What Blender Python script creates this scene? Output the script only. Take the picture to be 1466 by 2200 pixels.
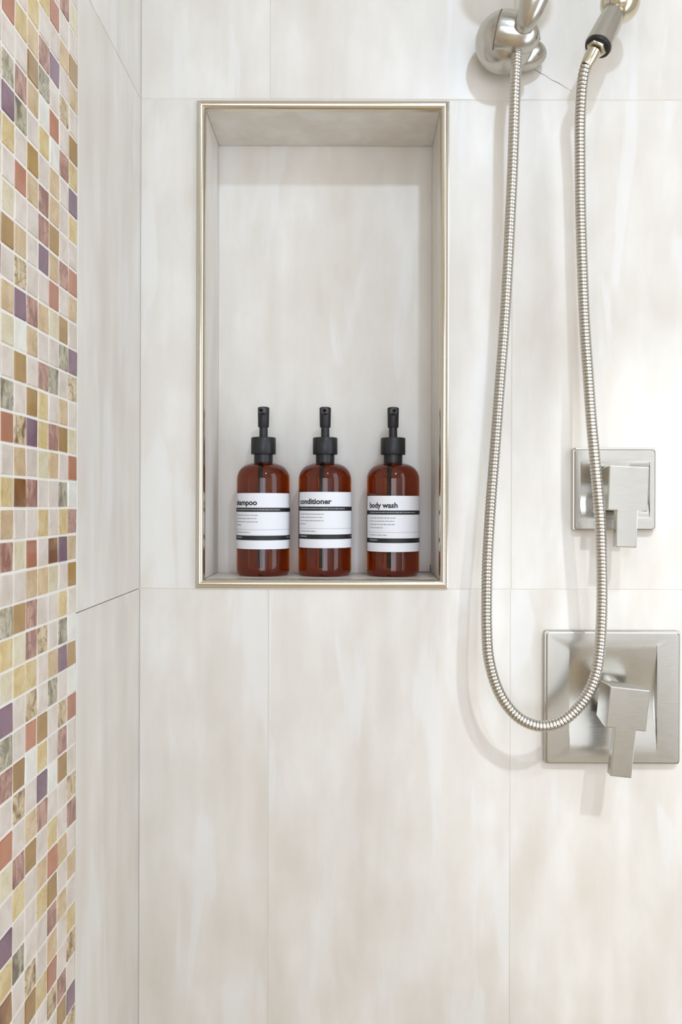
import bpy, bmesh, math, random
from mathutils import Vector, Matrix
for o in list(bpy.data.objects): bpy.data.objects.remove(o)
C = bpy.context.scene.collection
random.seed(7)
PI = math.pi
# ---------------------------------------------------------------- camera
H = 1.35                      # camera height above the floor
F = 1797.0                    # focal length in pixels of the 1466x2200 frame
CX, CY = 755.0, 1085.0        # principal point
ZW = 1.0417                   # distance to the back wall
ROLL = 0.0029
cam = bpy.data.cameras.new('camera'); co = bpy.data.objects.new('camera', cam); C.objects.link(co)
cam.sensor_fit = 'VERTICAL'; cam.sensor_height = 36.0; cam.lens = F*36.0/2200
cam.shift_x = -(CX-733)/2200; cam.shift_y = -(1100-CY)/2200
cam.clip_start = 0.01
co.matrix_world = Matrix.Translation((0, 0, H)) @ Matrix.Rotation(PI/2, 4, 'X') @ Matrix.Rotation(ROLL, 4, 'Z')
bpy.context.scene.camera = co
vs = bpy.context.scene.view_settings
vs.view_transform = 'Standard'; vs.look = 'None'; vs.gamma = 1.0; vs.use_curve_mapping = False
vs.exposure = -0.20
# ---------------------------------------------------------------- world
w = bpy.data.worlds.new('world'); bpy.context.scene.world = w; w.use_nodes = True
w.node_tree.nodes['Background'].inputs[0].default_value = (0.80, 0.88, 1.0, 1)
w.node_tree.nodes['Background'].inputs[1].default_value = 1.0
# ---------------------------------------------------------------- lights
def area(name, loc, target, power, color, shape='DISK', sx=0.08, sy=None, spread=PI):
    l = bpy.data.lights.new(name, 'AREA'); l.energy = power; l.color = color; l.shape = shape; l.size = sx
    if sy: l.size_y = sy
    l.spread = spread
    o = bpy.data.objects.new(name, l); C.objects.link(o); o.location = loc
    d = Vector(target)-Vector(loc); o.rotation_euler = d.to_track_quat('-Z', 'Y').to_euler()
    return o
CEIL = 2.56
area('key_lamp', (0.34, -0.27, CEIL-0.05), (0.12, ZW, H+0.1), 6.8, (0.64, 0.80, 1.0), sx=0.07)
area('warm_lamp', (-1.10, -1.52, CEIL-0.05), (0.2, ZW, H), 6.5, (1.0, 0.84, 0.66), sx=0.10)
area('window_daylight', (0.10, -2.30, 1.35), (0.10, 0, 1.35), 33, (0.81, 0.885, 1.0), 'RECTANGLE', 1.35, 1.7)
area('side_fill_light', (0.845, 0.36, 1.40), (-0.3, 0.45, 1.3), 6.5, (0.82, 0.90, 1.0), 'RECTANGLE', 0.5, 1.5)  # added soft fill from the right, lifts the left wall
sp = bpy.data.lights.new('shower_spot', 'SPOT'); sp.energy = 66; sp.color = (0.84, 0.92, 1.0); sp.shadow_soft_size = 0.03
sp.spot_size = math.radians(21); sp.spot_blend = 0.5
so = bpy.data.objects.new('shower_spot', sp); C.objects.link(so); so.location = (0.66, -0.45, CEIL-0.05)
so.rotation_euler = (Vector((0.43, ZW, H-0.20))-so.location).to_track_quat('-Z', 'Y').to_euler()

# ---------------------------------------------------------------- helpers
def P(px, py, h):
    """world point of a photo pixel at distance h in front of the back wall"""
    dx, dy = px-CX, py-CY
    u = dx+dy*ROLL; v = -dx*ROLL+dy
    d = ZW-h
    return Vector((u*d/F, d, H-v*d/F))
def S(px, h): return px*(ZW-h)/F
def WALLP(X, h, z): return Vector((X, ZW-h, H+z))
def link(name, me, parent=None, loc=None):
    o = bpy.data.objects.new(name, me); C.objects.link(o)
    if parent: o.parent = parent
    if loc is not None: o.location = loc
    return o
def obj(name, bm, mat, parent=None, smooth=True, origin=None, ang=38):
    bmesh.ops.recalc_face_normals(bm, faces=bm.faces)
    if origin is not None: bmesh.ops.translate(bm, verts=bm.verts, vec=-Vector(origin))
    me = bpy.data.meshes.new(name); bm.to_mesh(me); bm.free()
    for m in (mat if isinstance(mat, list) else [mat]): me.materials.append(m)
    if smooth:
        for p in me.polygons: p.use_smooth = True
        try: me.set_sharp_from_angle(angle=math.radians(ang))
        except Exception: pass
    return link(name, me, parent, origin)
def tag(o, label=None, cat=None, group=None, kind=None):
    if label: o['label'] = label
    if cat: o['category'] = cat
    if group: o['group'] = group
    if kind: o['kind'] = kind
    return o
def thing(name, label, cat, loc, group=None):
    o = link(name, None); o.location = loc
    return tag(o, label, cat, group)
def adopt(ch, par):
    """parent a world-space object keeping it where it is"""
    ch.parent = par
    ch.location = ch.location-par.location
def box(bm, x0, x1, y0, y1, z0, z1, bev=0.0, seg=2):
    r = bmesh.ops.create_cube(bm, size=1.0); vs_ = r['verts']
    for v in vs_: v.co = Vector(((x0+x1)/2+v.co.x*(x1-x0), (y0+y1)/2+v.co.y*(y1-y0), (z0+z1)/2+v.co.z*(z1-z0)))
    if bev:
        es = list({e for v in vs_ for e in v.link_edges})
        bmesh.ops.bevel(bm, geom=es, offset=bev, segments=seg, profile=0.5, affect='EDGES')
    return bm
def lathe(bm, prof, seg=48, M=Matrix.Identity(4)):
    rings = []
    for r, z in prof:
        if r < 1e-6: rings.append([bm.verts.new(M @ Vector((0, 0, z)))])
        else: rings.append([bm.verts.new(M @ Vector((r*math.cos(2*PI*i/seg), r*math.sin(2*PI*i/seg), z))) for i in range(seg)])
    for a, b in zip(rings, rings[1:]):
        if len(a) == 1 and len(b) == 1: continue
        for i in range(seg):
            j = (i+1) % seg
            if len(a) == 1: bm.faces.new((a[0], b[i], b[j]))
            elif len(b) == 1: bm.faces.new((a[i], a[j], b[0]))
            else: bm.faces.new((a[i], a[j], b[j], b[i]))
    return bm
def frame_to(p0, p1):
    d = (p1-p0)
    return Matrix.Translation(p0) @ d.to_track_quat('Z', 'Y').to_matrix().to_4x4()
def ellipsoid(bm, c, rx, ry, rz, seg=48, rings=28, rot=Matrix.Identity(4)):
    bmesh.ops.create_uvsphere(bm, u_segments=seg, v_segments=rings, radius=1.0,
        matrix=Matrix.Translation(c) @ rot @ Matrix.Diagonal((rx, ry, rz, 1)))
    return bm

# ---------------------------------------------------------------- materials
def srgb(r, g, b):
    f = lambda c: (c/255/12.92) if c/255 <= 0.04045 else ((c/255+0.055)/1.055)**2.4
    return (f(r), f(g), f(b), 1)
def newmat(name):
    m = bpy.data.materials.new(name); m.use_nodes = True
    return m, m.node_tree, m.node_tree.nodes['Principled BSDF']
def plain(name, col, rough=0.5, metal=0.0, noise=0.0, scale=60, aniso=None):
    m, nt, b = newmat(name)
    b.inputs['Base Color'].default_value = col; b.inputs['Roughness'].default_value = rough; b.inputs['Metallic'].default_value = metal
    if noise:
        tc = nt.nodes.new('ShaderNodeTexCoord'); n = nt.nodes.new('ShaderNodeTexNoise'); n.inputs['Scale'].default_value = scale
        n.inputs['Detail'].default_value = 4
        mp = nt.nodes.new('ShaderNodeMapping'); nt.links.new(tc.outputs['Object'], mp.inputs['Vector'])
        if aniso: mp.inputs['Scale'].default_value = aniso
        nt.links.new(mp.outputs[0], n.inputs['Vector'])
        r = nt.nodes.new('ShaderNodeMapRange'); r.inputs['To Min'].default_value = rough-noise; r.inputs['To Max'].default_value = rough+noise
        nt.links.new(n.outputs['Fac'], r.inputs['Value']); nt.links.new(r.outputs[0], b.inputs['Roughness'])
        bp = nt.nodes.new('ShaderNodeBump'); bp.inputs['Strength'].default_value = 0.015; bp.inputs['Distance'].default_value = 0.001
        nt.links.new(n.outputs['Fac'], bp.inputs['Height']); nt.links.new(bp.outputs[0], b.inputs['Normal'])
    return m
def mixed(name, stops, scale, rough, stretch=(1, 1, 1), detail=6, dist=0.6, vein=None, veinscale=None, coat=0.0, jitter=0.12, streak=None, bump=0.0, patch=None):
    """noise-driven stone or glass; every object gets its own piece of the pattern"""
    m, nt, b = newmat(name); N = nt.nodes.new; L = nt.links.new
    tc = N('ShaderNodeTexCoord'); oi = N('ShaderNodeObjectInfo')
    mul = N('ShaderNodeVectorMath'); mul.operation = 'SCALE'; L(oi.outputs['Location'], mul.inputs[0]); mul.inputs['Scale'].default_value = 7.31
    rnd = N('ShaderNodeCombineXYZ')
    rm = N('ShaderNodeMath'); rm.operation = 'MULTIPLY'; rm.inputs[1].default_value = 37.0; L(oi.outputs['Random'], rm.inputs[0])
    for i in range(3): L(rm.outputs[0], rnd.inputs[i])
    ad = N('ShaderNodeVectorMath'); ad.operation = 'ADD'; L(tc.outputs['Object'], ad.inputs[0]); L(rnd.outputs[0], ad.inputs[1])
    mp = N('ShaderNodeMapping'); mp.inputs['Scale'].default_value = stretch; L(ad.outputs[0], mp.inputs['Vector'])
    n = N('ShaderNodeTexNoise'); n.inputs['Scale'].default_value = scale; n.inputs['Detail'].default_value = detail; n.inputs['Distortion'].default_value = dist
    L(mp.outputs[0], n.inputs['Vector'])
    fac = n.outputs['Fac']
    if streak:
        mp2 = N('ShaderNodeMapping'); mp2.inputs['Scale'].default_value = streak[0]; L(ad.outputs[0], mp2.inputs['Vector'])
        n2 = N('ShaderNodeTexNoise'); n2.inputs['Scale'].default_value = streak[1]; n2.inputs['Detail'].default_value = 5; n2.inputs['Distortion'].default_value = 0.3
        L(mp2.outputs[0], n2.inputs['Vector'])
        mx = N('ShaderNodeMix'); mx.data_type = 'FLOAT'; mx.inputs[0].default_value = streak[2]
        L(fac, mx.inputs[2]); L(n2.outputs['Fac'], mx.inputs[3]); fac = mx.outputs[0]
    cr = N('ShaderNodeValToRGB'); L(fac, cr.inputs[0])
    e = cr.color_ramp.elements
    while len(e) > 1: e.remove(e[-1])
    e[0].position = stops[0][0]; e[0].color = stops[0][1]
    for p, c in stops[1:]:
        k = e.new(p); k.color = c
    col = cr.outputs[0]
    if vein:
        v = N('ShaderNodeTexNoise'); v.inputs['Scale'].default_value = veinscale; v.inputs['Detail'].default_value = 8; v.inputs['Distortion'].default_value = 1.6
        L(mp.outputs[0], v.inputs['Vector'])
        s = N('ShaderNodeMath'); s.operation = 'SUBTRACT'; s.inputs[1].default_value = 0.5; L(v.outputs['Fac'], s.inputs[0])
        a = N('ShaderNodeMath'); a.operation = 'ABSOLUTE'; L(s.outputs[0], a.inputs[0])
        r = N('ShaderNodeMapRange'); r.inputs['From Min'].default_value = 0.0; r.inputs['From Max'].default_value = vein[1]
        r.inputs['To Min'].default_value = vein[2]; r.inputs['To Max'].default_value = 0.0; L(a.outputs[0], r.inputs['Value'])
        mx = N('ShaderNodeMix'); mx.data_type = 'RGBA'; L(r.outputs[0], mx.inputs[0]); L(col, mx.inputs[6]); mx.inputs[7].default_value = vein[0]
        col = mx.outputs[2]
    if patch:
        pc, sc, st, lo, hi, amt = patch
        mp3 = N('ShaderNodeMapping'); mp3.inputs['Scale'].default_value = st; mp3.inputs['Location'].default_value = (3.1, 1.7, 5.2); L(ad.outputs[0], mp3.inputs['Vector'])
        n3 = N('ShaderNodeTexNoise'); n3.inputs['Scale'].default_value = sc; n3.inputs['Detail'].default_value = 4; n3.inputs['Distortion'].default_value = 0.5
        n3.inputs['Roughness'].default_value = 0.45
        L(mp3.outputs[0], n3.inputs['Vector'])
        r3 = N('ShaderNodeMapRange'); r3.interpolation_type = 'SMOOTHSTEP'; r3.inputs['From Min'].default_value = lo; r3.inputs['From Max'].default_value = hi
        r3.inputs['To Max'].default_value = amt; L(n3.outputs['Fac'], r3.inputs['Value'])
        mx3 = N('ShaderNodeMix'); mx3.data_type = 'RGBA'; L(r3.outputs[0], mx3.inputs[0]); L(col, mx3.inputs[6]); mx3.inputs[7].default_value = pc
        col = mx3.outputs[2]
    if jitter:
        hs = N('ShaderNodeHueSaturation')
        r = N('ShaderNodeMapRange'); r.inputs['To Min'].default_value = 1-jitter; r.inputs['To Max'].default_value = 1+jitter*0.5
        L(oi.outputs['Random'], r.inputs['Value']); L(r.outputs[0], hs.inputs['Value']); L(col, hs.inputs['Color']); col = hs.outputs[0]
    L(col, b.inputs['Base Color']); b.inputs['Roughness'].default_value = rough
    if coat: b.inputs['Coat Weight'].default_value = coat; b.inputs['Coat Roughness'].default_value = 0.05
    if bump:
        bp = N('ShaderNodeBump'); bp.inputs['Strength'].default_value = bump; bp.inputs['Distance'].default_value = 0.0006
        L(fac, bp.inputs['Height']); L(bp.outputs[0], b.inputs['Normal'])
    return m
M_tile = mixed('travertine_look_porcelain', [(0.30, srgb(214, 206, 193)), (0.44, srgb(221, 214, 204)), (0.54, srgb(226, 220, 211)), (0.66, srgb(233, 229, 222))],
               20.0, 0.36, (1.2, 1.2, 0.5), 10, 0.1, jitter=0.01, patch=(srgb(232, 231, 228), 4.2, (5.5, 5.5, 1.0), 0.57, 0.66, 0.5),
               streak=((9.0, 9.0, 0.8), 2.4, 0.42), bump=0.12)
M_grout = plain('tile_grout', srgb(222, 216, 206), 0.9, 0, 0.05, 200)
M_mgrout = plain('mosaic_grout', srgb(238, 232, 224), 0.9, 0, 0.05, 200)
ST = (1, 1, 1)
MM = {}
MM['C'] = mixed('mosaic_cream_stone', [(0.3, srgb(206, 192, 178)), (0.5, srgb(218, 205, 193)), (0.7, srgb(226, 216, 206))], 55, 0.35, jitter=0.06)
MM['W'] = mixed('mosaic_white_stone', [(0.3, srgb(220, 216, 204)), (0.6, srgb(234, 232, 224))], 50, 0.25, jitter=0.03)
MM['Y'] = mixed('mosaic_yellow_onyx', [(0.3, srgb(196, 168, 112)), (0.48, srgb(214, 188, 132)), (0.62, srgb(216, 200, 156)), (0.75, srgb(206, 178, 108))], 70, 0.3, jitter=0.08, vein=(srgb(184, 150, 88), 0.03, 0.5), veinscale=40)
MM['L'] = mixed('mosaic_pale_yellow_onyx', [(0.3, srgb(206, 192, 156)), (0.5, srgb(218, 206, 176)), (0.7, srgb(222, 214, 192))], 60, 0.3, jitter=0.06, vein=(srgb(190, 178, 140), 0.03, 0.4), veinscale=40)
MM['T'] = mixed('mosaic_tan_stone', [(0.3, srgb(192, 164, 124)), (0.5, srgb(208, 180, 140)), (0.7, srgb(216, 196, 162))], 65, 0.32, jitter=0.08, vein=(srgb(178, 144, 100), 0.03, 0.5), veinscale=40)
MM['G'] = mixed('mosaic_gold_glass', [(0.3, srgb(146, 106, 36)), (0.6, srgb(170, 130, 56))], 25, 0.26, coat=0.25, jitter=0.12)
MM['B'] = mixed('mosaic_brown_glass', [(0.35, srgb(112, 66, 22)), (0.55, srgb(140, 92, 36)), (0.68, srgb(184, 146, 84))], 28, 0.26, coat=0.25, jitter=0.1)
MM['O'] = mixed('mosaic_copper_glass', [(0.3, srgb(166, 98, 64)), (0.6, srgb(184, 118, 84))], 30, 0.26, coat=0.25, jitter=0.1)
MM['P'] = mixed('mosaic_plum_glass', [(0.3, srgb(98, 66, 86)), (0.6, srgb(126, 90, 108))], 30, 0.26, coat=0.25, jitter=0.12)
MM['R'] = mixed('mosaic_rose_marble', [(0.3, srgb(130, 84, 72)), (0.46, srgb(168, 122, 106)), (0.6, srgb(196, 156, 138)), (0.75, srgb(160, 120, 112))], 60, 0.28, (1.6, 1.6, 0.7), vein=(srgb(112, 62, 50), 0.05, 0.6), veinscale=38, jitter=0.08)
MM['M'] = mixed('mosaic_grey_marble', [(0.34, srgb(104, 92, 72)), (0.47, srgb(166, 156, 128)), (0.6, srgb(196, 188, 164)), (0.72, srgb(140, 132, 118))], 75, 0.3, (1.3, 1.3, 0.8), vein=(srgb(90, 82, 66), 0.04, 0.6), veinscale=45, jitter=0.08)
MM['K'] = mixed('mosaic_speckled_marble', [(0.34, srgb(130, 96, 58)), (0.45, srgb(196, 172, 130)), (0.6, srgb(218, 200, 168)), (0.75, srgb(170, 140, 92))], 80, 0.3, vein=(srgb(112, 78, 44), 0.035, 0.7), veinscale=48, jitter=0.05)
M_nickel = plain('brushed_nickel', srgb(196, 193, 186), 0.24, 1.0, 0.05, 90, (1, 1, 6))
M_hose = plain('hose_steel', srgb(202, 198, 190), 0.28, 1.0)
M_dark_hose = plain('black_rubber', srgb(22, 22, 24), 0.45)
M_trim = plain('trim_polished_nickel', srgb(214, 206, 190), 0.16, 1.0, 0.03, 60)
M_brass = plain('nut_polished', srgb(212, 204, 184), 0.16, 1.0)
M_black = plain('matte_black_plastic', srgb(30, 30, 34), 0.42, 0, 0.05, 300)
M_hole = plain('nozzle_hole_black', srgb(6, 6, 6), 0.8)
M_label = plain('label_paper', srgb(236, 236, 240), 0.55)
M_band = plain('label_black_ink', srgb(28, 27, 30), 0.5)
M_ink = plain('label_grey_ink', srgb(120, 118, 120), 0.6)
M_wink = plain('label_white_ink', srgb(176, 176, 180), 0.6)
M_paint = plain('painted_plaster', srgb(234, 232, 226), 0.7, 0, 0.05, 20)
M_floor = mixed('floor_stone', [(0.3, srgb(206, 184, 150)), (0.7, srgb(222, 202, 170))], 6, 0.4)
M_crack = plain('crack_dirt', srgb(112, 100, 88), 0.9)
m, nt, b = newmat('amber_bottle'); M_amber = m
b.inputs['Base Color'].default_value = (0.46, 0.12, 0.026, 1); b.inputs['Roughness'].default_value = 0.03
b.inputs['Transmission Weight'].default_value = 1.0; b.inputs['IOR'].default_value = 1.48
m, nt, b = newmat('window_glass'); M_glass = m
b.inputs['Base Color'].default_value = (1, 1, 1, 1); b.inputs['Roughness'].default_value = 0.0
b.inputs['Transmission Weight'].default_value = 1.0; b.inputs['IOR'].default_value = 1.02
m, nt, b = newmat('lamp_lens'); M_lens = m
b.inputs['Emission Color'].default_value = (1, 0.97, 0.92, 1); b.inputs['Emission Strength'].default_value = 4.0

# ---------------------------------------------------------------- room shell
LX = -0.26375                                   # face of the left wall
XR, XL, YR = 0.86, -1.75, -2.35
def struct(name, bm, mat, parent=None, smooth=False):
    o = obj(name, bm, mat, parent, smooth)
    if not parent: o['kind'] = 'structure'
    return o
T = 0.1
bm = bmesh.new(); box(bm, XL-T, XR+T, YR-T, ZW+0.3, -T, 0); struct('floor', bm, M_floor)
bm = bmesh.new(); box(bm, XL-T, XR+T, YR-T, ZW+0.3, CEIL, CEIL+T); struct('ceiling', bm, M_paint)
bm = bmesh.new(); sy0, sy1, sz0, sz1 = 0.09, 0.63, 0.63, 2.17  # bounds of the opening that holds the added fill window
box(bm, XR, XR+T, YR-T, sy0, 0, CEIL); box(bm, XR, XR+T, sy1, ZW+0.3, 0, CEIL); box(bm, XR, XR+T, sy0, sy1, 0, sz0); box(bm, XR, XR+T, sy0, sy1, sz1, CEIL)
struct('wall_right', bm, M_tile)
fill_win = link('added_fill_window', None, loc=(XR+0.05, (sy0+sy1)/2, (sz0+sz1)/2)); fill_win['kind'] = 'structure'  # invented window, put in to frame the side fill light
bm = bmesh.new(); hw, hh = (sy1-sy0)/2, (sz1-sz0)/2
for a in (-1, 1):
    box(bm, -0.03, 0.03, a*hw-0.02, a*hw+0.02, -hh, hh); box(bm, -0.03, 0.03, -hw, hw, a*hh-0.02, a*hh+0.02)
obj('window_frame', bm, M_paint, fill_win, False)
bm = bmesh.new(); box(bm, -0.003, 0.003, -hw, hw, -hh, hh); obj('pane', bm, M_glass, fill_win, False)
bm = bmesh.new(); box(bm, XL-T, XL, YR, 0.16, 0, CEIL); struct('wall_far_left', bm, M_paint)
# rear wall with the window opening
wx0, wx1, wz0, wz1 = -0.60, 0.80, 0.45, 2.25
bm = bmesh.new()
box(bm, XL-T, wx0, YR-T, YR, 0, CEIL); box(bm, wx1, XR+T, YR-T, YR, 0, CEIL)
box(bm, wx0, wx1, YR-T, YR, 0, wz0); box(bm, wx0, wx1, YR-T, YR, wz1, CEIL)
struct('wall_rear', bm, M_paint)
win = link('window_1', None, loc=((wx0+wx1)/2, YR-0.05, (wz0+wz1)/2)); win['kind'] = 'structure'
bm = bmesh.new(); hw, hh = (wx1-wx0)/2, (wz1-wz0)/2
for a in (-1, 1):
    box(bm, a*hw-0.025, a*hw+0.025, -0.03, 0.03, -hh, hh); box(bm, -hw, hw, -0.03, 0.03, a*hh-0.025, a*hh+0.025)
box(bm, -0.015, 0.015, -0.02, 0.02, -hh, hh)
obj('window_frame', bm, M_paint, win, False)
bm = bmesh.new(); box(bm, -hw, hw, -0.003, 0.003, -hh, hh); obj('pane', bm, M_glass, win, False)
# partition the mosaic stands on
bm = bmesh.new(); box(bm, LX-0.12, LX-0.0055, 0.06, ZW+0.3, 0, CEIL)
wall_left = struct('wall_left', bm, M_grout)
bm = bmesh.new(); box(bm, XL, LX-0.12, 0.06, 0.16, 0, CEIL); struct('wall_partition', bm, M_paint)

# ---------------------------------------------------------------- back wall with niche
NX0, NX1, NZ0, NZ1 = -0.1826, 0.1096, -0.0925, 0.4915   # inner opening (z from camera height)
ND = 0.104
GB = 0.0006                                              # joint recess
bm = bmesh.new()
y0, y1 = ZW+GB, ZW+0.14
box(bm, LX-0.12, NX0-0.009, y0, y1, 0, CEIL); box(bm, NX1+0.009, XR+T, y0, y1, 0, CEIL)
box(bm, NX0-0.009, NX1+0.009, y0, y1, 0, H+NZ0-0.009); box(bm, NX0-0.009, NX1+0.009, y0, y1, H+NZ1+0.009, CEIL)
box(bm, NX0-0.02, NX1+0.02, ZW+ND+0.004, y1+0.05, H+NZ0-0.02, H+NZ1+0.02)
wall_back = struct('wall_back', bm, M_grout)
def slab(name, x0, x1, y0, y1, z0, z1, parent, mat=M_tile, bev=0.0006):
    c = Vector(((x0+x1)/2, (y0+y1)/2, (z0+z1)/2))
    bm = bmesh.new(); box(bm, x0-c.x, x1-c.x, y0-c.y, y1-c.y, z0-c.z, z1-c.z, bev, 1)
    return _place(obj(name, bm, mat, parent, False), c)
def _place(o, c): o.location = c; return o
g = 0.0004
ZT, ZB = 0.5050, -0.1048                                 # the two horizontal joints
def wt(x0, x1, z0, z1): return slab('wall_tile', x0+g, x1-g, ZW, ZW+0.008, H+z0+g, H+z1-g, wall_back)
row_h = 0.6098
def rowtiles(z0, z1, j1, j2):
    wt(LX, j1, z0, z1); r = wt(j1, j2, z0, z1)
    x = j2; last = None
    while x < XR-0.01:
        r2 = wt(x, min(x+0.2997, XR), z0, z1); x += 0.2997
        last = last or r2
    return r, last
rt, rt2 = rowtiles(ZT, ZT+row_h, -0.1031, 0.2018)
wt(LX, -0.1031, ZT+row_h, CEIL-H); wt(-0.1031, 0.2018, ZT+row_h, CEIL-H); wt(0.2018, 0.5015, ZT+row_h, CEIL-H); wt(0.5015, XR, ZT+row_h, CEIL-H)
rowtiles(ZB-row_h, ZB, -0.1031, 0.1982)
rowtiles(-H, ZB-row_h, -0.1031, 0.1982)
# middle row, cut around the niche
TW = 0.0112                                              # trim width
wt(LX, NX0-TW+0.004, ZB, ZT)
wt(NX1+TW-0.004, 0.1990, ZB, ZT)
x = 0.1990
while x < XR-0.01:
    wt(x, min(x+0.2997, XR), ZB, ZT); x += 0.2997
# lining of the niche
e = -0.0004
slab('niche_back_tile', NX0+e, NX1-e, ZW+ND, ZW+ND+0.008, H+NZ0+e, H+NZ1-e, wall_back)
slab('niche_side_tile', NX0-0.008, NX0, ZW+0.004, ZW+ND-e, H+NZ0, H+NZ1, wall_back)
slab('niche_side_tile', NX1, NX1+0.008, ZW+0.004, ZW+ND-e, H+NZ0, H+NZ1, wall_back)
slab('niche_top_tile', NX0+e, NX1-e, ZW+0.004, ZW+ND-e, H+NZ1, H+NZ1+0.008, wall_back)
slab('niche_shelf_tile', NX0+e, NX1-e, ZW+0.002, ZW+ND-e, H+NZ0-0.008, H+NZ0, wall_back)
# dark grout crumbs in the lower right back corner of the niche
bm = bmesh.new()
for a, bb in (((NX1-0.022, NZ0+0.0008), (NX1-0.002, NZ0+0.0016)), ((NX1-0.0016, NZ0+0.0008), (NX1-0.0006, NZ0+0.011))):
    box(bm, a[0], bb[0], ZW+ND-0.0008, ZW+ND+0.001, H+a[1], H+bb[1])
obj('corner_grout_gap', bm, M_crack, wall_back, False)
# hairline crack in the tile under the hand shower bracket
pts = [P(1132, 139, 0), P(1148, 148, 0), P(1163, 158, 0), P(1172, 162, 0), P(1186, 172, 0), P(1200, 178, 0), P(1214, 187, 0), P(1229, 196, 0)]
bm = bmesh.new(); wd = [0.0003, 0.0006, 0.0008, 0.0005, 0.0005, 0.0008, 0.0004, 0.0002]
prev = None
for p, wv in zip(pts, wd):
    a = [bm.verts.new((p.x, ZW-0.00012, p.z+wv/2)), bm.verts.new((p.x, ZW-0.00012, p.z-wv/2)), bm.verts.new((p.x, ZW+0.0004, p.z-wv/2)), bm.verts.new((p.x, ZW+0.0004, p.z+wv/2))]
    if prev:
        for i in range(4): bm.faces.new((prev[i], prev[(i+1) % 4], a[(i+1) % 4], a[i]))
    else: bm.faces.new(a)
    prev = a
bm.faces.new(prev)
ck = obj('hairline_crack', bm, M_crack, None, False)
ck.parent = rt2; ck.location = -rt2.location; ck['label'] = 'thin dark hairline crack running down to the right'

# niche trim: four mitred rails
trim = link('trim_1', None, loc=((NX0+NX1)/2, ZW, H+(NZ0+NZ1)/2)); trim['kind'] = 'structure'
trim['label'] = 'rounded polished nickel edge trim framing the tall wall niche'; 
prof = [(0.0, -0.0045), (0.0, 0.0008), (0.0010, 0.0032), (0.0026, 0.0052), (0.0048, 0.0064), (0.0070, 0.0064), (0.0086, 0.0053), (0.0096, 0.0034), (0.0100, 0.0015), (TW, 0.0011), (TW, -0.003)]
def rail(ax, sgn):
    bm = bmesh.new(); A = []; Bv = []
    cx, cz = (NX0+NX1)/2, (NZ0+NZ1)/2; hx, hz = (NX1-NX0)/2, (NZ1-NZ0)/2
    for t, h in prof:
        if ax == 'x':
            z = sgn*(hz+t); A.append(bm.verts.new((-(hx+t), -h, z))); Bv.append(bm.verts.new(((hx+t), -h, z)))
        else:
            x = sgn*(hx+t); A.append(bm.verts.new((x, -h, -(hz+t)))); Bv.append(bm.verts.new((x, -h, (hz+t))))
    for i in range(len(prof)):
        j = (i+1) % len(prof); bm.faces.new((A[i], A[j], Bv[j], Bv[i]))
    bm.faces.new(A); bm.faces.new(Bv)
    return obj('trim_rail', bm, M_trim, trim)
for ax in ('x', 'z'):
    for s in (-1, 1): rail(ax, s)

# ---------------------------------------------------------------- left wall: plain tiles and mosaic
p_ = 0.025
YM = 0.8033                                              # where the mosaic starts
def lt(y0_, y1_, z0, z1): return slab('wall_tile', LX-0.0085, LX, y0_+g, y1_-g, H+z0+g, H+z1-g, wall_left)
for z0, z1 in ((-H, ZB-row_h), (ZB-row_h, ZB), (ZB, ZT), (ZT, ZT+row_h), (ZT+row_h, CEIL-H)):
    lt(YM+0.0008, ZW, z0, z1)
bm = bmesh.new(); box(bm, LX-0.006, LX-0.0005, 0.065, YM-0.0005, 0.001, CEIL-0.001)
gb = obj('grout_bed', bm, M_mgrout, wall_left, False)
Z0 = 0.0465                                              # top of mosaic row 0 (from camera height)
cols = {  # rows read from the photograph, top to bottom; first number is the first row
 -1: (-16, 'TMTCTCMTYCRCTCOTC'),
 0: (-18, 'CTCROCMPYCLGCTLCMO' + 'CYTRCMYLPMRCOLCPYBCTCY'),
 1: (-18, 'TCOCYCRMCOCTKPWGCK' + 'TBCLCGLYCCGKCRYCMCCGTC'),
 2: (-18, 'CRCYTGTCGTCCCRTCGP' + 'CRCOTRRYKOWCTGCCCKGCTO'),
 3: (-18, 'COYCRMWYCRRPCTCRYY' + 'LCYCTCKCCGYPRCTYCCYCGC'),
 4: (-18, 'YCOCPCOWTTGTOLCMCR' + 'TCCBLCCTMCCWCYOGRTOKCT'),
 5: (-18, 'CRCTCKCRCCCRCGMCTG' + 'CMYPCYMPCKRGCCTCTCCRGC'),
 6: (-18, 'CLCGTCGYPYCOTCPKCL' + 'OWRTGCWGWOCCKRCTCYKCPK'),
}
bmt = bmesh.new(); box(bmt, -0.0028, 0.0, -0.0114, 0.0114, -0.0114, 0.0114, 0.0006, 1)
bmesh.ops.recalc_face_normals(bmt, faces=bmt.faces)
tile_me = {}
for k, mt in MM.items():
    me = bpy.data.meshes.new('mosaic_tile_'+k); bmt.to_mesh(me); me.materials.append(mt); tile_me[k] = me
rt_rng = random.Random(3)
def tile_at(c, r): return Vector((LX+rt_rng.uniform(-0.0001, 0.0004), YM-(c_off(c)+0.5)*p_, H+Z0-(r+0.5)*p_))
def c_off(c): return 6-c
n_t = 0; used = set()
for c, (r0, s) in cols.items():
    for i, k in enumerate(s):
        o = link('mosaic_tile', tile_me[k], wall_left); o.location = tile_at(c, r0+i)
        o.rotation_euler = (rt_rng.uniform(-0.012, 0.012), rt_rng.uniform(-0.02, 0.02), rt_rng.uniform(-0.02, 0.02))
        used.add((c, r0+i)); n_t += 1
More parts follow.
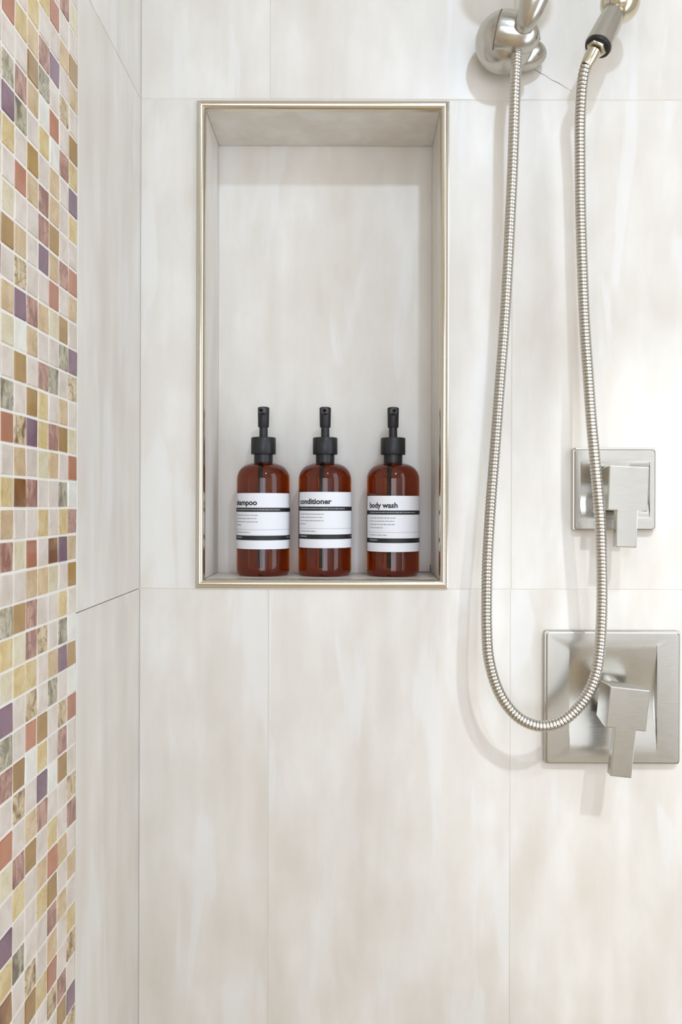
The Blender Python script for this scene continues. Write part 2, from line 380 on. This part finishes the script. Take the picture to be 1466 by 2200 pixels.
# the mosaic beyond the frame, joined
ks = 'CCCCCCWYYLLTTGBOPRRMK'; order = list(MM.keys())
bm = bmesh.new()
rows_all = range(-int((CEIL-H-Z0)/p_)+1, int((H+Z0)/p_)-1)
for c in range(-22, 7):
    for r in rows_all:
        if (c, r) in used: continue
        k = order.index(rt_rng.choice(ks)); cpos = tile_at(c, r)
        n0 = len(bm.faces)
        v = [bm.verts.new(cpos+Vector((dx, dy, dz))) for dx in (-0.0028, 0) for dy in (-0.0114, 0.0114) for dz in (-0.0114, 0.0114)]
        for q in ((4, 5, 7, 6), (0, 1, 5, 4), (2, 6, 7, 3), (1, 3, 7, 5), (0, 4, 6, 2)):
            f = bm.faces.new([v[i] for i in q]); f.material_index = k
far = obj('mosaic_field', bm, [MM[k] for k in order], wall_left, False); far['kind'] = 'stuff'

# ---------------------------------------------------------------- soap bottles
R = 0.0350
def cyl_strip(bm, r, a0, a1, z0, z1, th=0.00012, seg=48):
    """curved strip on the bottle; angle 0 faces the viewer, positive to the right"""
    prev = None; first = None
    for i in range(seg+1):
        a = a0+(a1-a0)*i/seg
        s, c = math.sin(a), -math.cos(a)
        ring = [bm.verts.new((rr*s, rr*c, z)) for rr, z in ((r, z0), (r, z1), (r+th, z1), (r+th, z0))]
        if prev:
            for k in range(4): bm.faces.new((prev[k], prev[(k+1) % 4], ring[(k+1) % 4], ring[k]))
        else: first = ring
        prev = ring
    bm.faces.new(first); bm.faces.new(prev)
def wrap_text(name, txt, size, a0, zb, width, mat, parent, bold=0.03):
    cu = bpy.data.curves.new(name, 'FONT'); cu.body = txt; cu.size = 1.0; cu.offset = bold; cu.resolution_u = 4
    to = bpy.data.objects.new(name, cu); C.objects.link(to)
    bpy.context.view_layer.update()
    me = bpy.data.meshes.new_from_object(to.evaluated_get(bpy.context.evaluated_depsgraph_get()))
    C.objects.unlink(to); bpy.data.objects.remove(to)
    bm = bmesh.new(); bm.from_mesh(me)
    xs = [v.co.x for v in bm.verts]; mn, mxx = min(xs), max(xs); sx = width/(mxx-mn)
    # cut the flat letters so that they can bend round the bottle
    for i in range(1, 40):
        bmesh.ops.bisect_plane(bm, geom=bm.verts[:]+bm.edges[:]+bm.faces[:], plane_co=(mn+(mxx-mn)*i/40, 0, 0), plane_no=(1, 0, 0))
    r = R+0.00052
    for v in bm.verts:
        a = a0+(v.co.x-mn)*sx/R; z = zb+v.co.y*size
        v.co = Vector((r*math.sin(a), -r*math.cos(a), z))
    me2 = bpy.data.meshes.new(name)
    bm.to_mesh(me2); bm.free(); me2.materials.append(mat)
    return link(name, me2, parent)
def bottle(cx, word, a_text, w_text, dz, lab, label):
    t = thing('pump_bottle', label, 'bottle', (cx, ZW+0.0633, H+NZ0+0.0003), 'amber pump bottles in the niche')
    bm = bmesh.new()
    lathe(bm, [(0, 0.0015), (0.020, 0.0012), (0.026, 0.0), (0.030, 0.0004), (0.0330, 0.0018), (0.0345, 0.0045), (R, 0.008), (R, 0.060), (R, 0.124), (0.0347, 0.1285), (0.0338, 0.1325),
               (0.0320, 0.1366), (0.0292, 0.1403), (0.0255, 0.1433), (0.0210, 0.1455), (0.0165, 0.1468), (0.0135, 0.1474), (0.0112, 0.1485), (0.0112, 0.157), (0, 0.157)], 72)
    body = obj('bottle_body', bm, M_amber, t)
    # closure
    bm = bmesh.new()
    lathe(bm, [(0.0114, 0.1460), (0.0123, 0.1464), (0.0124, 0.1585), (0.0116, 0.1589), (0.0114, 0.1589)], 48)
    obj('neck_ring', bm, M_black, t)
    bm = bmesh.new()
    lathe(bm, [(0.0112, 0.1588), (0.0160, 0.1588), (0.0164, 0.1594), (0.0163, 0.1800), (0.0157, 0.1808), (0.006, 0.1812), (0, 0.1812)], 56)
    obj('collar', bm, M_black, t)
    bm = bmesh.new(); lathe(bm, [(0, 0.1805), (0.0056, 0.1805), (0.0055, 0.1952), (0, 0.1952)], 32); obj('pump_stem', bm, M_black, t)
    hd = bmesh.new()
    lathe(hd, [(0, 0.1945), (0.0068, 0.1945), (0.0072, 0.1950), (0.0077, 0.2190), (0.0074, 0.2205), (0.005, 0.2214), (0, 0.2216)], 40)
    head = obj('pump_head', hd, M_black, t)
    # nozzle points at the viewer
    bm = bmesh.new()
    Mx = frame_to(Vector((0, -0.004, 0.2150)), Vector((0, -0.030, 0.2135)))
    lathe(bm, [(0.0048, 0.0), (0.0046, 0.012), (0.0040, 0.024), (0.0036, 0.0262), (0.0020, 0.0264), (0.0018, 0.0225), (0, 0.0225)], 28, Mx)
    nz = obj('nozzle', bm, M_black, head)
    bm = bmesh.new(); lathe(bm, [(0, 0.0226), (0.0017, 0.0226), (0.0017, 0.0229), (0, 0.0229)], 20, Mx); obj('nozzle_opening', bm, M_hole, head)
    # dip tube inside
    bm = bmesh.new(); lathe(bm, [(0, 0.010), (0.0020, 0.010), (0.0020, 0.1565), (0, 0.1565)], 14, Matrix.Translation((-0.003, 0.004, 0))); obj('dip_tube', bm, M_hole, t)
    # label
    a0, a1 = lab
    z0, z1 = 0.0352+dz, 0.1072+dz
    bm = bmesh.new(); cyl_strip(bm, R+0.0001, a0, a1, z0, z1, 0.00012, 64); lb = obj('paper_label', bm, M_label, t)
    for zz0, zz1 in ((0.0830, 0.0884), (0.0466, 0.0526)):
        bm = bmesh.new(); cyl_strip(bm, R+0.00024, a0, a1, zz0+dz, zz1+dz, 0.00006, 64); obj('printed_band', bm, M_band, lb)
    bm = bmesh.new(); cyl_strip(bm, R+0.00024, a0, a1, 0.0600+dz, 0.0603+dz, 0.00005, 48)
    rr = random.Random(len(word))
    def words(bm, z, hgt, aa, length):
        a = aa
        while a < aa+length:
            wl = rr.uniform(0.03, 0.11)
            cyl_strip(bm, R+0.00024, a, min(a+wl, aa+length), z, z+hgt, 0.00004, 4); a += wl+0.022
    aT = a_text
    for z, ln in ((0.0790, 1.10), (0.0748, 1.06), (0.0706, 1.08), (0.0664, 0.36 if word != 'body wash' else 0.62), (0.0570, 0.78)):
        words(bm, z+dz-0.0008, 0.0009, aT, ln)
    obj('fine_print', bm, M_ink, lb)['kind'] = 'stuff'
    bm = bmesh.new(); words(bm, 0.0853+dz, 0.0010, aT, 1.95)
    words(bm, 0.0494+dz, 0.0013, aT, 0.40); words(bm, 0.0496+dz, 0.0009, a1-0.85, 0.5)
    for v in bm.verts:
        f = 1+0.00010/R; v.co.x *= f; v.co.y *= f
    obj('band_print', bm, M_wink, lb)['kind'] = 'stuff'
    wrap_text('product_word', word, 0.0096, a_text, 0.0918+dz, w_text, M_band, lb)
    return t
D_ = math.radians
bottle(-0.1162, 'shampoo', D_(-68), 0.0372, 0.0, (D_(-84), D_(112)), 'amber pump bottle of shampoo, leftmost of the three on the niche shelf')
bottle(-0.0347, 'conditioner', D_(-63), 0.0480, 0.0017, (D_(-70), D_(116)), 'amber pump bottle of conditioner, standing between shampoo and body wash')
bottle(0.0550, 'body wash', D_(-60), 0.0410, -0.0030, (D_(-74), D_(118)), 'amber pump bottle of body wash, nearest the right side of the niche')

# ---------------------------------------------------------------- valves
def rrect(w_, h_, r, n=5):
    pts = []
    for sx, sz, a0 in ((1, 1, 0), (-1, 1, PI/2), (-1, -1, PI), (1, -1, 1.5*PI)):
        for i in range(n+1):
            a = a0+PI/2*i/n; pts.append((sx*(w_/2-r)+r*math.cos(a), sz*(h_/2-r)+r*math.sin(a)))
    return pts
def plate(w_, h_, th, rw, rh, depth):
    """square escutcheon with a scooped centre; local y points away from viewer, wall at y=0"""
    bm = bmesh.new(); loops = []
    for ins, h in ((0, 0), (0, th-0.004), (0.0006, th-0.0032), (0.0014, th-0.0030), (0.0018, th-0.0008), (0.0030, th)):
        pts = rrect(w_-2*ins, h_-2*ins, 0.0035)
        loops.append([bm.verts.new((x, -h, z)) for x, z in pts])
    for a, b_ in zip(loops, loops[1:]):
        for i in range(len(a)):
            j = (i+1) % len(a); bm.faces.new((a[i], a[j], b_[j], b_[i]))
    n = 20
    L_, R_, Lf, Rf = [], [], [], []
    for i in range(n+1):
        z = -rh/2+rh*i/n; q = 2*i/n-1; d = depth*math.cos(PI*q/2)**2
        L_.append(bm.verts.new((-rw/2, -th, z))); R_.append(bm.verts.new((rw/2, -th, z)))
        Lf.append(L_[-1] if i in (0, n) else bm.verts.new((-rw/2+0.0008, -th+d, z)))
        Rf.append(R_[-1] if i in (0, n) else bm.verts.new((rw/2-0.0008, -th+d, z)))
    for i in range(n):
        bm.faces.new((Lf[i], Rf[i], Rf[i+1], Lf[i+1]))
        for A, B in ((L_, Lf), (R_, Rf)):
            q = [A[i], B[i], B[i+1], A[i+1]]; u = []
            for v in q:
                if v not in u: u.append(v)
            if len(u) > 2: bm.faces.new(u)
    edges = []
    top = loops[-1]
    def E(a, b_):
        e_ = bm.edges.get((a, b_)) or bm.edges.new((a, b_)); edges.append(e_)
    for i in range(len(top)): E(top[i], top[(i+1) % len(top)])
    for i in range(n): E(L_[i], L_[i+1]); E(R_[i], R_[i+1])
    E(L_[0], R_[0]); E(L_[n], R_[n])
    bmesh.ops.triangle_fill(bm, use_beauty=True, edges=edges, normal=(0, -1, 0))
    return bm
def handle(hw_, hh_, stem_w, stem_l, h0, h1, rot):
    bm = bmesh.new()
    # T-shaped front slab with the hub block behind, drawn as one closed shape
    t = 0.013
    zt, zb = hh_/2, -hh_/2
    T8 = [(-hw_/2, zt), (hw_/2, zt), (hw_/2, zb), (stem_w/2, zb), (stem_w/2, -stem_l), (-stem_w/2, -stem_l), (-stem_w/2, zb), (-hw_/2, zb)]
    fr = [bm.verts.new((x, -h1, z)) for x, z in T8]; bk = [bm.verts.new((x, -h1+t, z)) for x, z in T8]
    bm.faces.new(fr)
    for i in range(8):
        j = (i+1) % 8; bm.faces.new((fr[i], fr[j], bk[j], bk[i]))
    bm.faces.new((bk[3], bk[4], bk[5], bk[6]))
    tp = 0.0025
    hb = [bm.verts.new((x*(1-tp/hw_*2), -h0, z*(1-tp/hh_*2))) for x, z in ((-hw_/2, zt), (hw_/2, zt), (hw_/2, zb), (-hw_/2, zb))]
    bm.faces.new((bk[0], bk[1], hb[1], hb[0])); bm.faces.new((bk[1], bk[2], hb[2], hb[1]))
    bm.faces.new((bk[2], bk[3], bk[6], bk[7], hb[3], hb[2])); bm.faces.new((bk[7], bk[0], hb[0], hb[3])); bm.faces.new(hb)
    bmesh.ops.recalc_face_normals(bm, faces=bm.faces)
    es = [e_ for e_ in bm.edges if e_.calc_face_angle(0) > 0.5]
    bmesh.ops.bevel(bm, geom=es, offset=0.0011, segments=2, profile=0.5, affect='EDGES')
    bmesh.ops.rotate(bm, verts=bm.verts, cent=(0, 0, 0), matrix=Matrix.Rotation(rot, 3, 'Y'))
    return bm
def valve(cpx, cpy, th, w_, h_, rw, rh, rdep, hd, label):
    c = P(cpx, cpy, th); c.y = ZW
    t = thing('shower_valve', label, 'shower valve', c)
    obj('escutcheon_plate', plate(w_, h_, th, rw, rh, rdep), M_nickel, t, ang=16)
    bm = bmesh.new(); lathe(bm, [(0.020, 0.004), (0.020, 0.022), (0, 0.022)], 40, frame_to(Vector((0, 0, 0)), Vector((0, -1, 0)))); obj('valve_sleeve', bm, M_nickel, t)
    obj('lever_handle', handle(*hd), M_nickel, t, ang=16)
    return t
va = valve(1322.5, 1051.5, 0.012, S(179, .010), S(179, .010), S(149, .012), S(133, .012), 0.0075,
           (0.0472, 0.0525, 0.0245, 0.069, 0.020, 0.062, D_(2.2)), 'small square brushed nickel valve, upper of the two, with square lever handle')
vb = valve(1318, 1499.5, 0.012, S(292, .010), S(287, .010), S(189, .012), S(250, .012), 0.0075,
           (0.0470, 0.0480, 0.0250, 0.0800, 0.020, 0.068, D_(6.0)), 'large square brushed nickel valve with tilted lever, below the small valve')

# ---------------------------------------------------------------- hand shower bracket, hand shower, supply elbow
br = thing('shower_bracket', 'domed brushed nickel wall bracket holding the hand shower', 'bracket', P(1100, 105, 0))
def local(o): return Matrix.Translation(-o.location)
def part(name, bm, mat, par):
    bmesh.ops.transform(bm, matrix=local(par), verts=bm.verts); return obj(name, bm, mat, par)
bm = bmesh.new(); c = P(1116, 116, 0.018); ellipsoid(bm, c, S(59, .02), 0.0185, S(36, .02)); part('wall_flange', bm, M_nickel, br)
bm = bmesh.new(); c = P(1085, 91, 0.038); ellipsoid(bm, c, S(63, .038), 0.036, S(62, .038)); part('ball_joint', bm, M_nickel, br)
# cradle: rounded body of revolution round a nearly horizontal axis, seam at its left
c0 = P(1071, 70, 0.056); c1 = P(1162, 84, 0.064)
Mx = frame_to(c0, c1); Lc = (c1-c0).length; r0 = S(43.5, .056)
bm = bmesh.new()
lathe(bm, [(0, -0.0005), (r0*0.985, -0.0005), (r0*1.0, 0.0006)]+[(r0*max(0.0, 1-(i/14)**2.6)**0.52, Lc*i/14) for i in range(1, 15)], 56, Mx)
part('cradle', bm, M_nickel, br)
bm = bmesh.new(); lathe(bm, [(r0*0.9, -0.0016), (r0*1.012, -0.0014), (r0*1.012, -0.0002), (r0*0.9, 0.0)], 56, Mx); part('seam_ring', bm, M_crack, br)

# hand shower (its spray head is above the frame)
def loft(sections, seg=32, shape=None):
    bm = bmesh.new(); rings = []
    for k, (c, rx, ry) in enumerate(sections):
        a = sections[max(k-1, 0)][0]; b_ = sections[min(k+1, len(sections)-1)][0]
        d = (b_-a).normalized(); X = Vector((1, 0, 0)); X = (X-d*X.dot(d)).normalized(); Y = d.cross(X)
        ring = []
        for i in range(seg):
            th = 2*PI*i/seg; f = shape(th) if shape else 1
            ring.append(bm.verts.new(c+X*(rx*math.cos(th)*f)+Y*(ry*math.sin(th)*f)))
        rings.append(ring)
    for a, b_ in zip(rings, rings[1:]):
        for i in range(seg): bm.faces.new((a[i], a[(i+1) % seg], b_[(i+1) % seg], b_[i]))
    bm.faces.new(rings[0]); bm.faces.new(rings[-1])
    return bm
hs = thing('hand_shower', 'brushed nickel hand shower handle rising out of the bracket', 'shower head', P(1128, 62, 0.085))
secs = [(P(1123, 66, 0.074), S(12, .08), S(10, .08)), (P(1123.5, 64, 0.075), S(19, .08), S(17, .08)), (P(1125, 58, 0.078), S(22, .08), S(20, .08)), (P(1131, 45, 0.086), S(24, .09), S(22, .09)), (P(1141, 20, 0.092), S(28.5, .09), S(25, .09)), (P(1149, -2, 0.097), S(31.5, .1), S(27, .1)),
        (P(1160, -60, 0.106), S(32, .1), S(28, .1)), (P(1170, -140, 0.115), S(33, .1), S(29, .1)), (P(1178, -230, 0.128), S(38, .1), S(32, .1)), (P(1183, -290, 0.142), S(44, .1), S(34, .1))]
hb_ = part('handle', loft(secs, 36, lambda th: 1-0.06*abs(math.sin(1.5*(th-PI*0.42)))), M_nickel, hs)
tp = P(1184, -320, 0.150)
bm = bmesh.new(); lathe(bm, [(0, -0.012), (0.030, -0.010), (0.046, 0.0), (0.050, 0.012), (0.049, 0.020), (0.0, 0.0205)], 56, frame_to(tp, tp+Vector((-0.1, -0.8, -0.55))))
part('spray_head', bm, M_nickel, hs)

el = thing('supply_elbow', 'brushed nickel swivel elbow feeding the shower hose', 'fitting', P(1335, 5, 0.055))
bm = bmesh.new(); ellipsoid(bm, P(1333, 6, 0.058), S(42, .06), S(42, .06), S(42, .06)); part('swivel_ball', bm, M_brass, el)
# arm to the wall above the frame
pa = [P(1335, 0, 0.056), P(1345, -60, 0.058), P(1355, -120, 0.050), P(1360, -160, 0.030), P(1362, -175, 0.0)]
part('supply_arm', loft([(q, 0.0105, 0.0105) for q in pa], 28), M_nickel, el)
bm = bmesh.new(); q = P(1362, -175, 0); lathe(bm, [(0, 0.012), (0.014, 0.011), (0.026, 0.005), (0.030, 0.0)], 48, frame_to(q, q+Vector((0, -1, 0)))); part('wall_flange', bm, M_nickel, el)
A = P(1322, 24, 0.062); B = P(1287, 97, 0.070)
Mx = frame_to(A, B); Lb = (B-A).length
bm = bmesh.new(); lathe(bm, [(0, -0.004), (S(21, .06), -0.003), (S(24, .06), 0.002), (S(26, .06), Lb*0.3), (S(29.5, .07), Lb*0.9), (S(30, .07), Lb), (S(28, .07), Lb+0.0006), (0, Lb+0.0006)], 48, Mx); part('swivel_sleeve', bm, M_nickel, el)
bm = bmesh.new(); lathe(bm, [(S(17, .07), Lb+0.0004), (S(28, .07), Lb+0.0004), (S(28.5, .07), Lb+0.0016), (S(27.5, .07), Lb+0.0042), (S(17, .07), Lb+0.0042), (S(17, .07), Lb+0.0004)], 48, Mx); part('rubber_ring', bm, M_dark_hose, el)

# ---------------------------------------------------------------- hose
hz = thing('shower_hose', 'long ribbed steel shower hose hanging in a loop over both valves', 'hose', P(1165, 1560, 0.062))
B2 = P(1275, 115, 0.0735); Mx = frame_to(B, B2)
bm = bmesh.new()
lathe(bm, [(0, -0.001), (S(21, .07), -0.001), (S(22.5, .07), 0.002), (S(22, .07), 0.0075), (S(19, .07), 0.0095), (0, 0.0095)], 6, Mx)
es = [e_ for e_ in bm.edges]; bmesh.ops.bevel(bm, geom=es, offset=0.0006, segments=2, profile=0.5, affect='EDGES')
part('hex_nut', bm, M_brass, hz)
F0 = P(1275.5, 113, 0.0725); F1 = P(1260, 142, 0.0715); Mx = frame_to(F0, F1); Lf = (F1-F0).length
bm = bmesh.new(); lathe(bm, [(0, -0.002), (S(15, .07), -0.002), (S(15.5, .07), Lf*0.35), (S(13, .07), Lf*0.9), (S(12.2, .07), Lf), (0, Lf)], 36, Mx); part('ferrule', bm, M_brass, hz)
path = [(1111, 98, .053), (1110, 125, .060), (1109, 150, .0635), (1107, 200, .064), (1104, 300, .060), (1101, 380, .056), (1096, 480, .052), (1091, 580, .050), (1084, 700, .048), (1074, 830, .048), (1065, 950, .048), (1055, 1080, .050), (1048, 1200, .054), (1046, 1290, .057), (1046, 1345, .059),
        (1050, 1411, .061), (1066, 1472, .062), (1090, 1516, .063), (1121, 1546, .063), (1160, 1560, .063), (1200, 1553, .063), (1234, 1529, .062), (1263, 1492, .062), (1281, 1448, .062), (1289, 1396, .061), (1293, 1330, .061), (1294, 1250, .062), (1292, 1170, .065), (1289, 1100, .067), (1280, 1000, .064),
        (1271, 900, .056), (1264, 800, .048), (1257, 700, .043), (1252, 580, .041), (1248, 450, .041), (1247, 350, .043), (1247, 260, .050), (1250, 200, .060), (1254, 165, .067), (1260, 139, .0715)]
pts = [P(*q) for q in path]
def catmull(pts, per=24):
    out = []; n = len(pts)
    for i in range(n-1):
        p0 = pts[i-1] if i else pts[0]*2-pts[1]; p1 = pts[i]; p2 = pts[i+1]; p3 = pts[i+2] if i+2 < n else pts[-1]*2-pts[-2]
        for k in range(per):
            t = k/per
            out.append(0.5*((2*p1)+(p2-p0)*t+(2*p0-5*p1+4*p2-p3)*t*t+(3*p1-p0-3*p2+p3)*t**3))
    out.append(pts[-1]); return out
cp = catmull(pts)
cum = [0.0]
for a, b_ in zip(cp, cp[1:]): cum.append(cum[-1]+(b_-a).length)
total = cum[-1]; pitch = 0.00415; nr = int(total/pitch)
def at(s):
    lo, hi = 0, len(cum)-1
    while hi-lo > 1:
        mid = (lo+hi)//2
        if cum[mid] <= s: lo = mid
        else: hi = mid
    return cp[lo].lerp(cp[hi], (s-cum[lo])/max(1e-9, cum[hi]-cum[lo]))
bm = bmesh.new(); HR = 0.00665; seg = 20; prev = None
for k in range(nr):
    for f, rf in ((0.0, 0.82), (0.10, 0.96), (0.42, 1.0), (0.78, 0.985), (0.94, 0.90)):
        s = (k+f)/nr*total; c = at(s); d = (at(min(total, s+0.002))-at(max(0, s-0.002))).normalized()
        Y = Vector((0, 1, 0)); Y = (Y-d*Y.dot(d)).normalized(); X = d.cross(Y)
        ring = [bm.verts.new(c+(X*math.cos(2*PI*i/seg)+Y*math.sin(2*PI*i/seg))*HR*rf) for i in range(seg)]
        if prev:
            for i in range(seg): bm.faces.new((prev[i], prev[(i+1) % seg], ring[(i+1) % seg], ring[i]))
        else: bm.faces.new(ring)
        prev = ring
bm.faces.new(prev)
part('ribbed_tube', bm, M_hose, hz)

# ---------------------------------------------------------------- recessed ceiling lamps
for (x, y), lab in (((0.34, -0.27), 'round recessed ceiling lamp in front of the niche'), ((-1.10, -1.52), 'round recessed ceiling lamp far from the shower wall'), ((0.66, -0.45), 'round recessed ceiling lamp right above the valves')):
    t = thing('ceiling_lamp', lab, 'lamp', (x, y, CEIL))
    bm = bmesh.new(); lathe(bm, [(0.050, 0.0), (0.072, -0.002), (0.074, -0.006), (0.052, -0.008), (0.046, -0.003)], 48); obj('trim_ring', bm, M_paint, t)
    bm = bmesh.new(); lathe(bm, [(0, -0.003), (0.047, -0.003), (0.047, -0.001), (0, -0.001)], 40); obj('lens', bm, M_lens, t)
print('mosaic tiles', n_t, 'hose length', total)
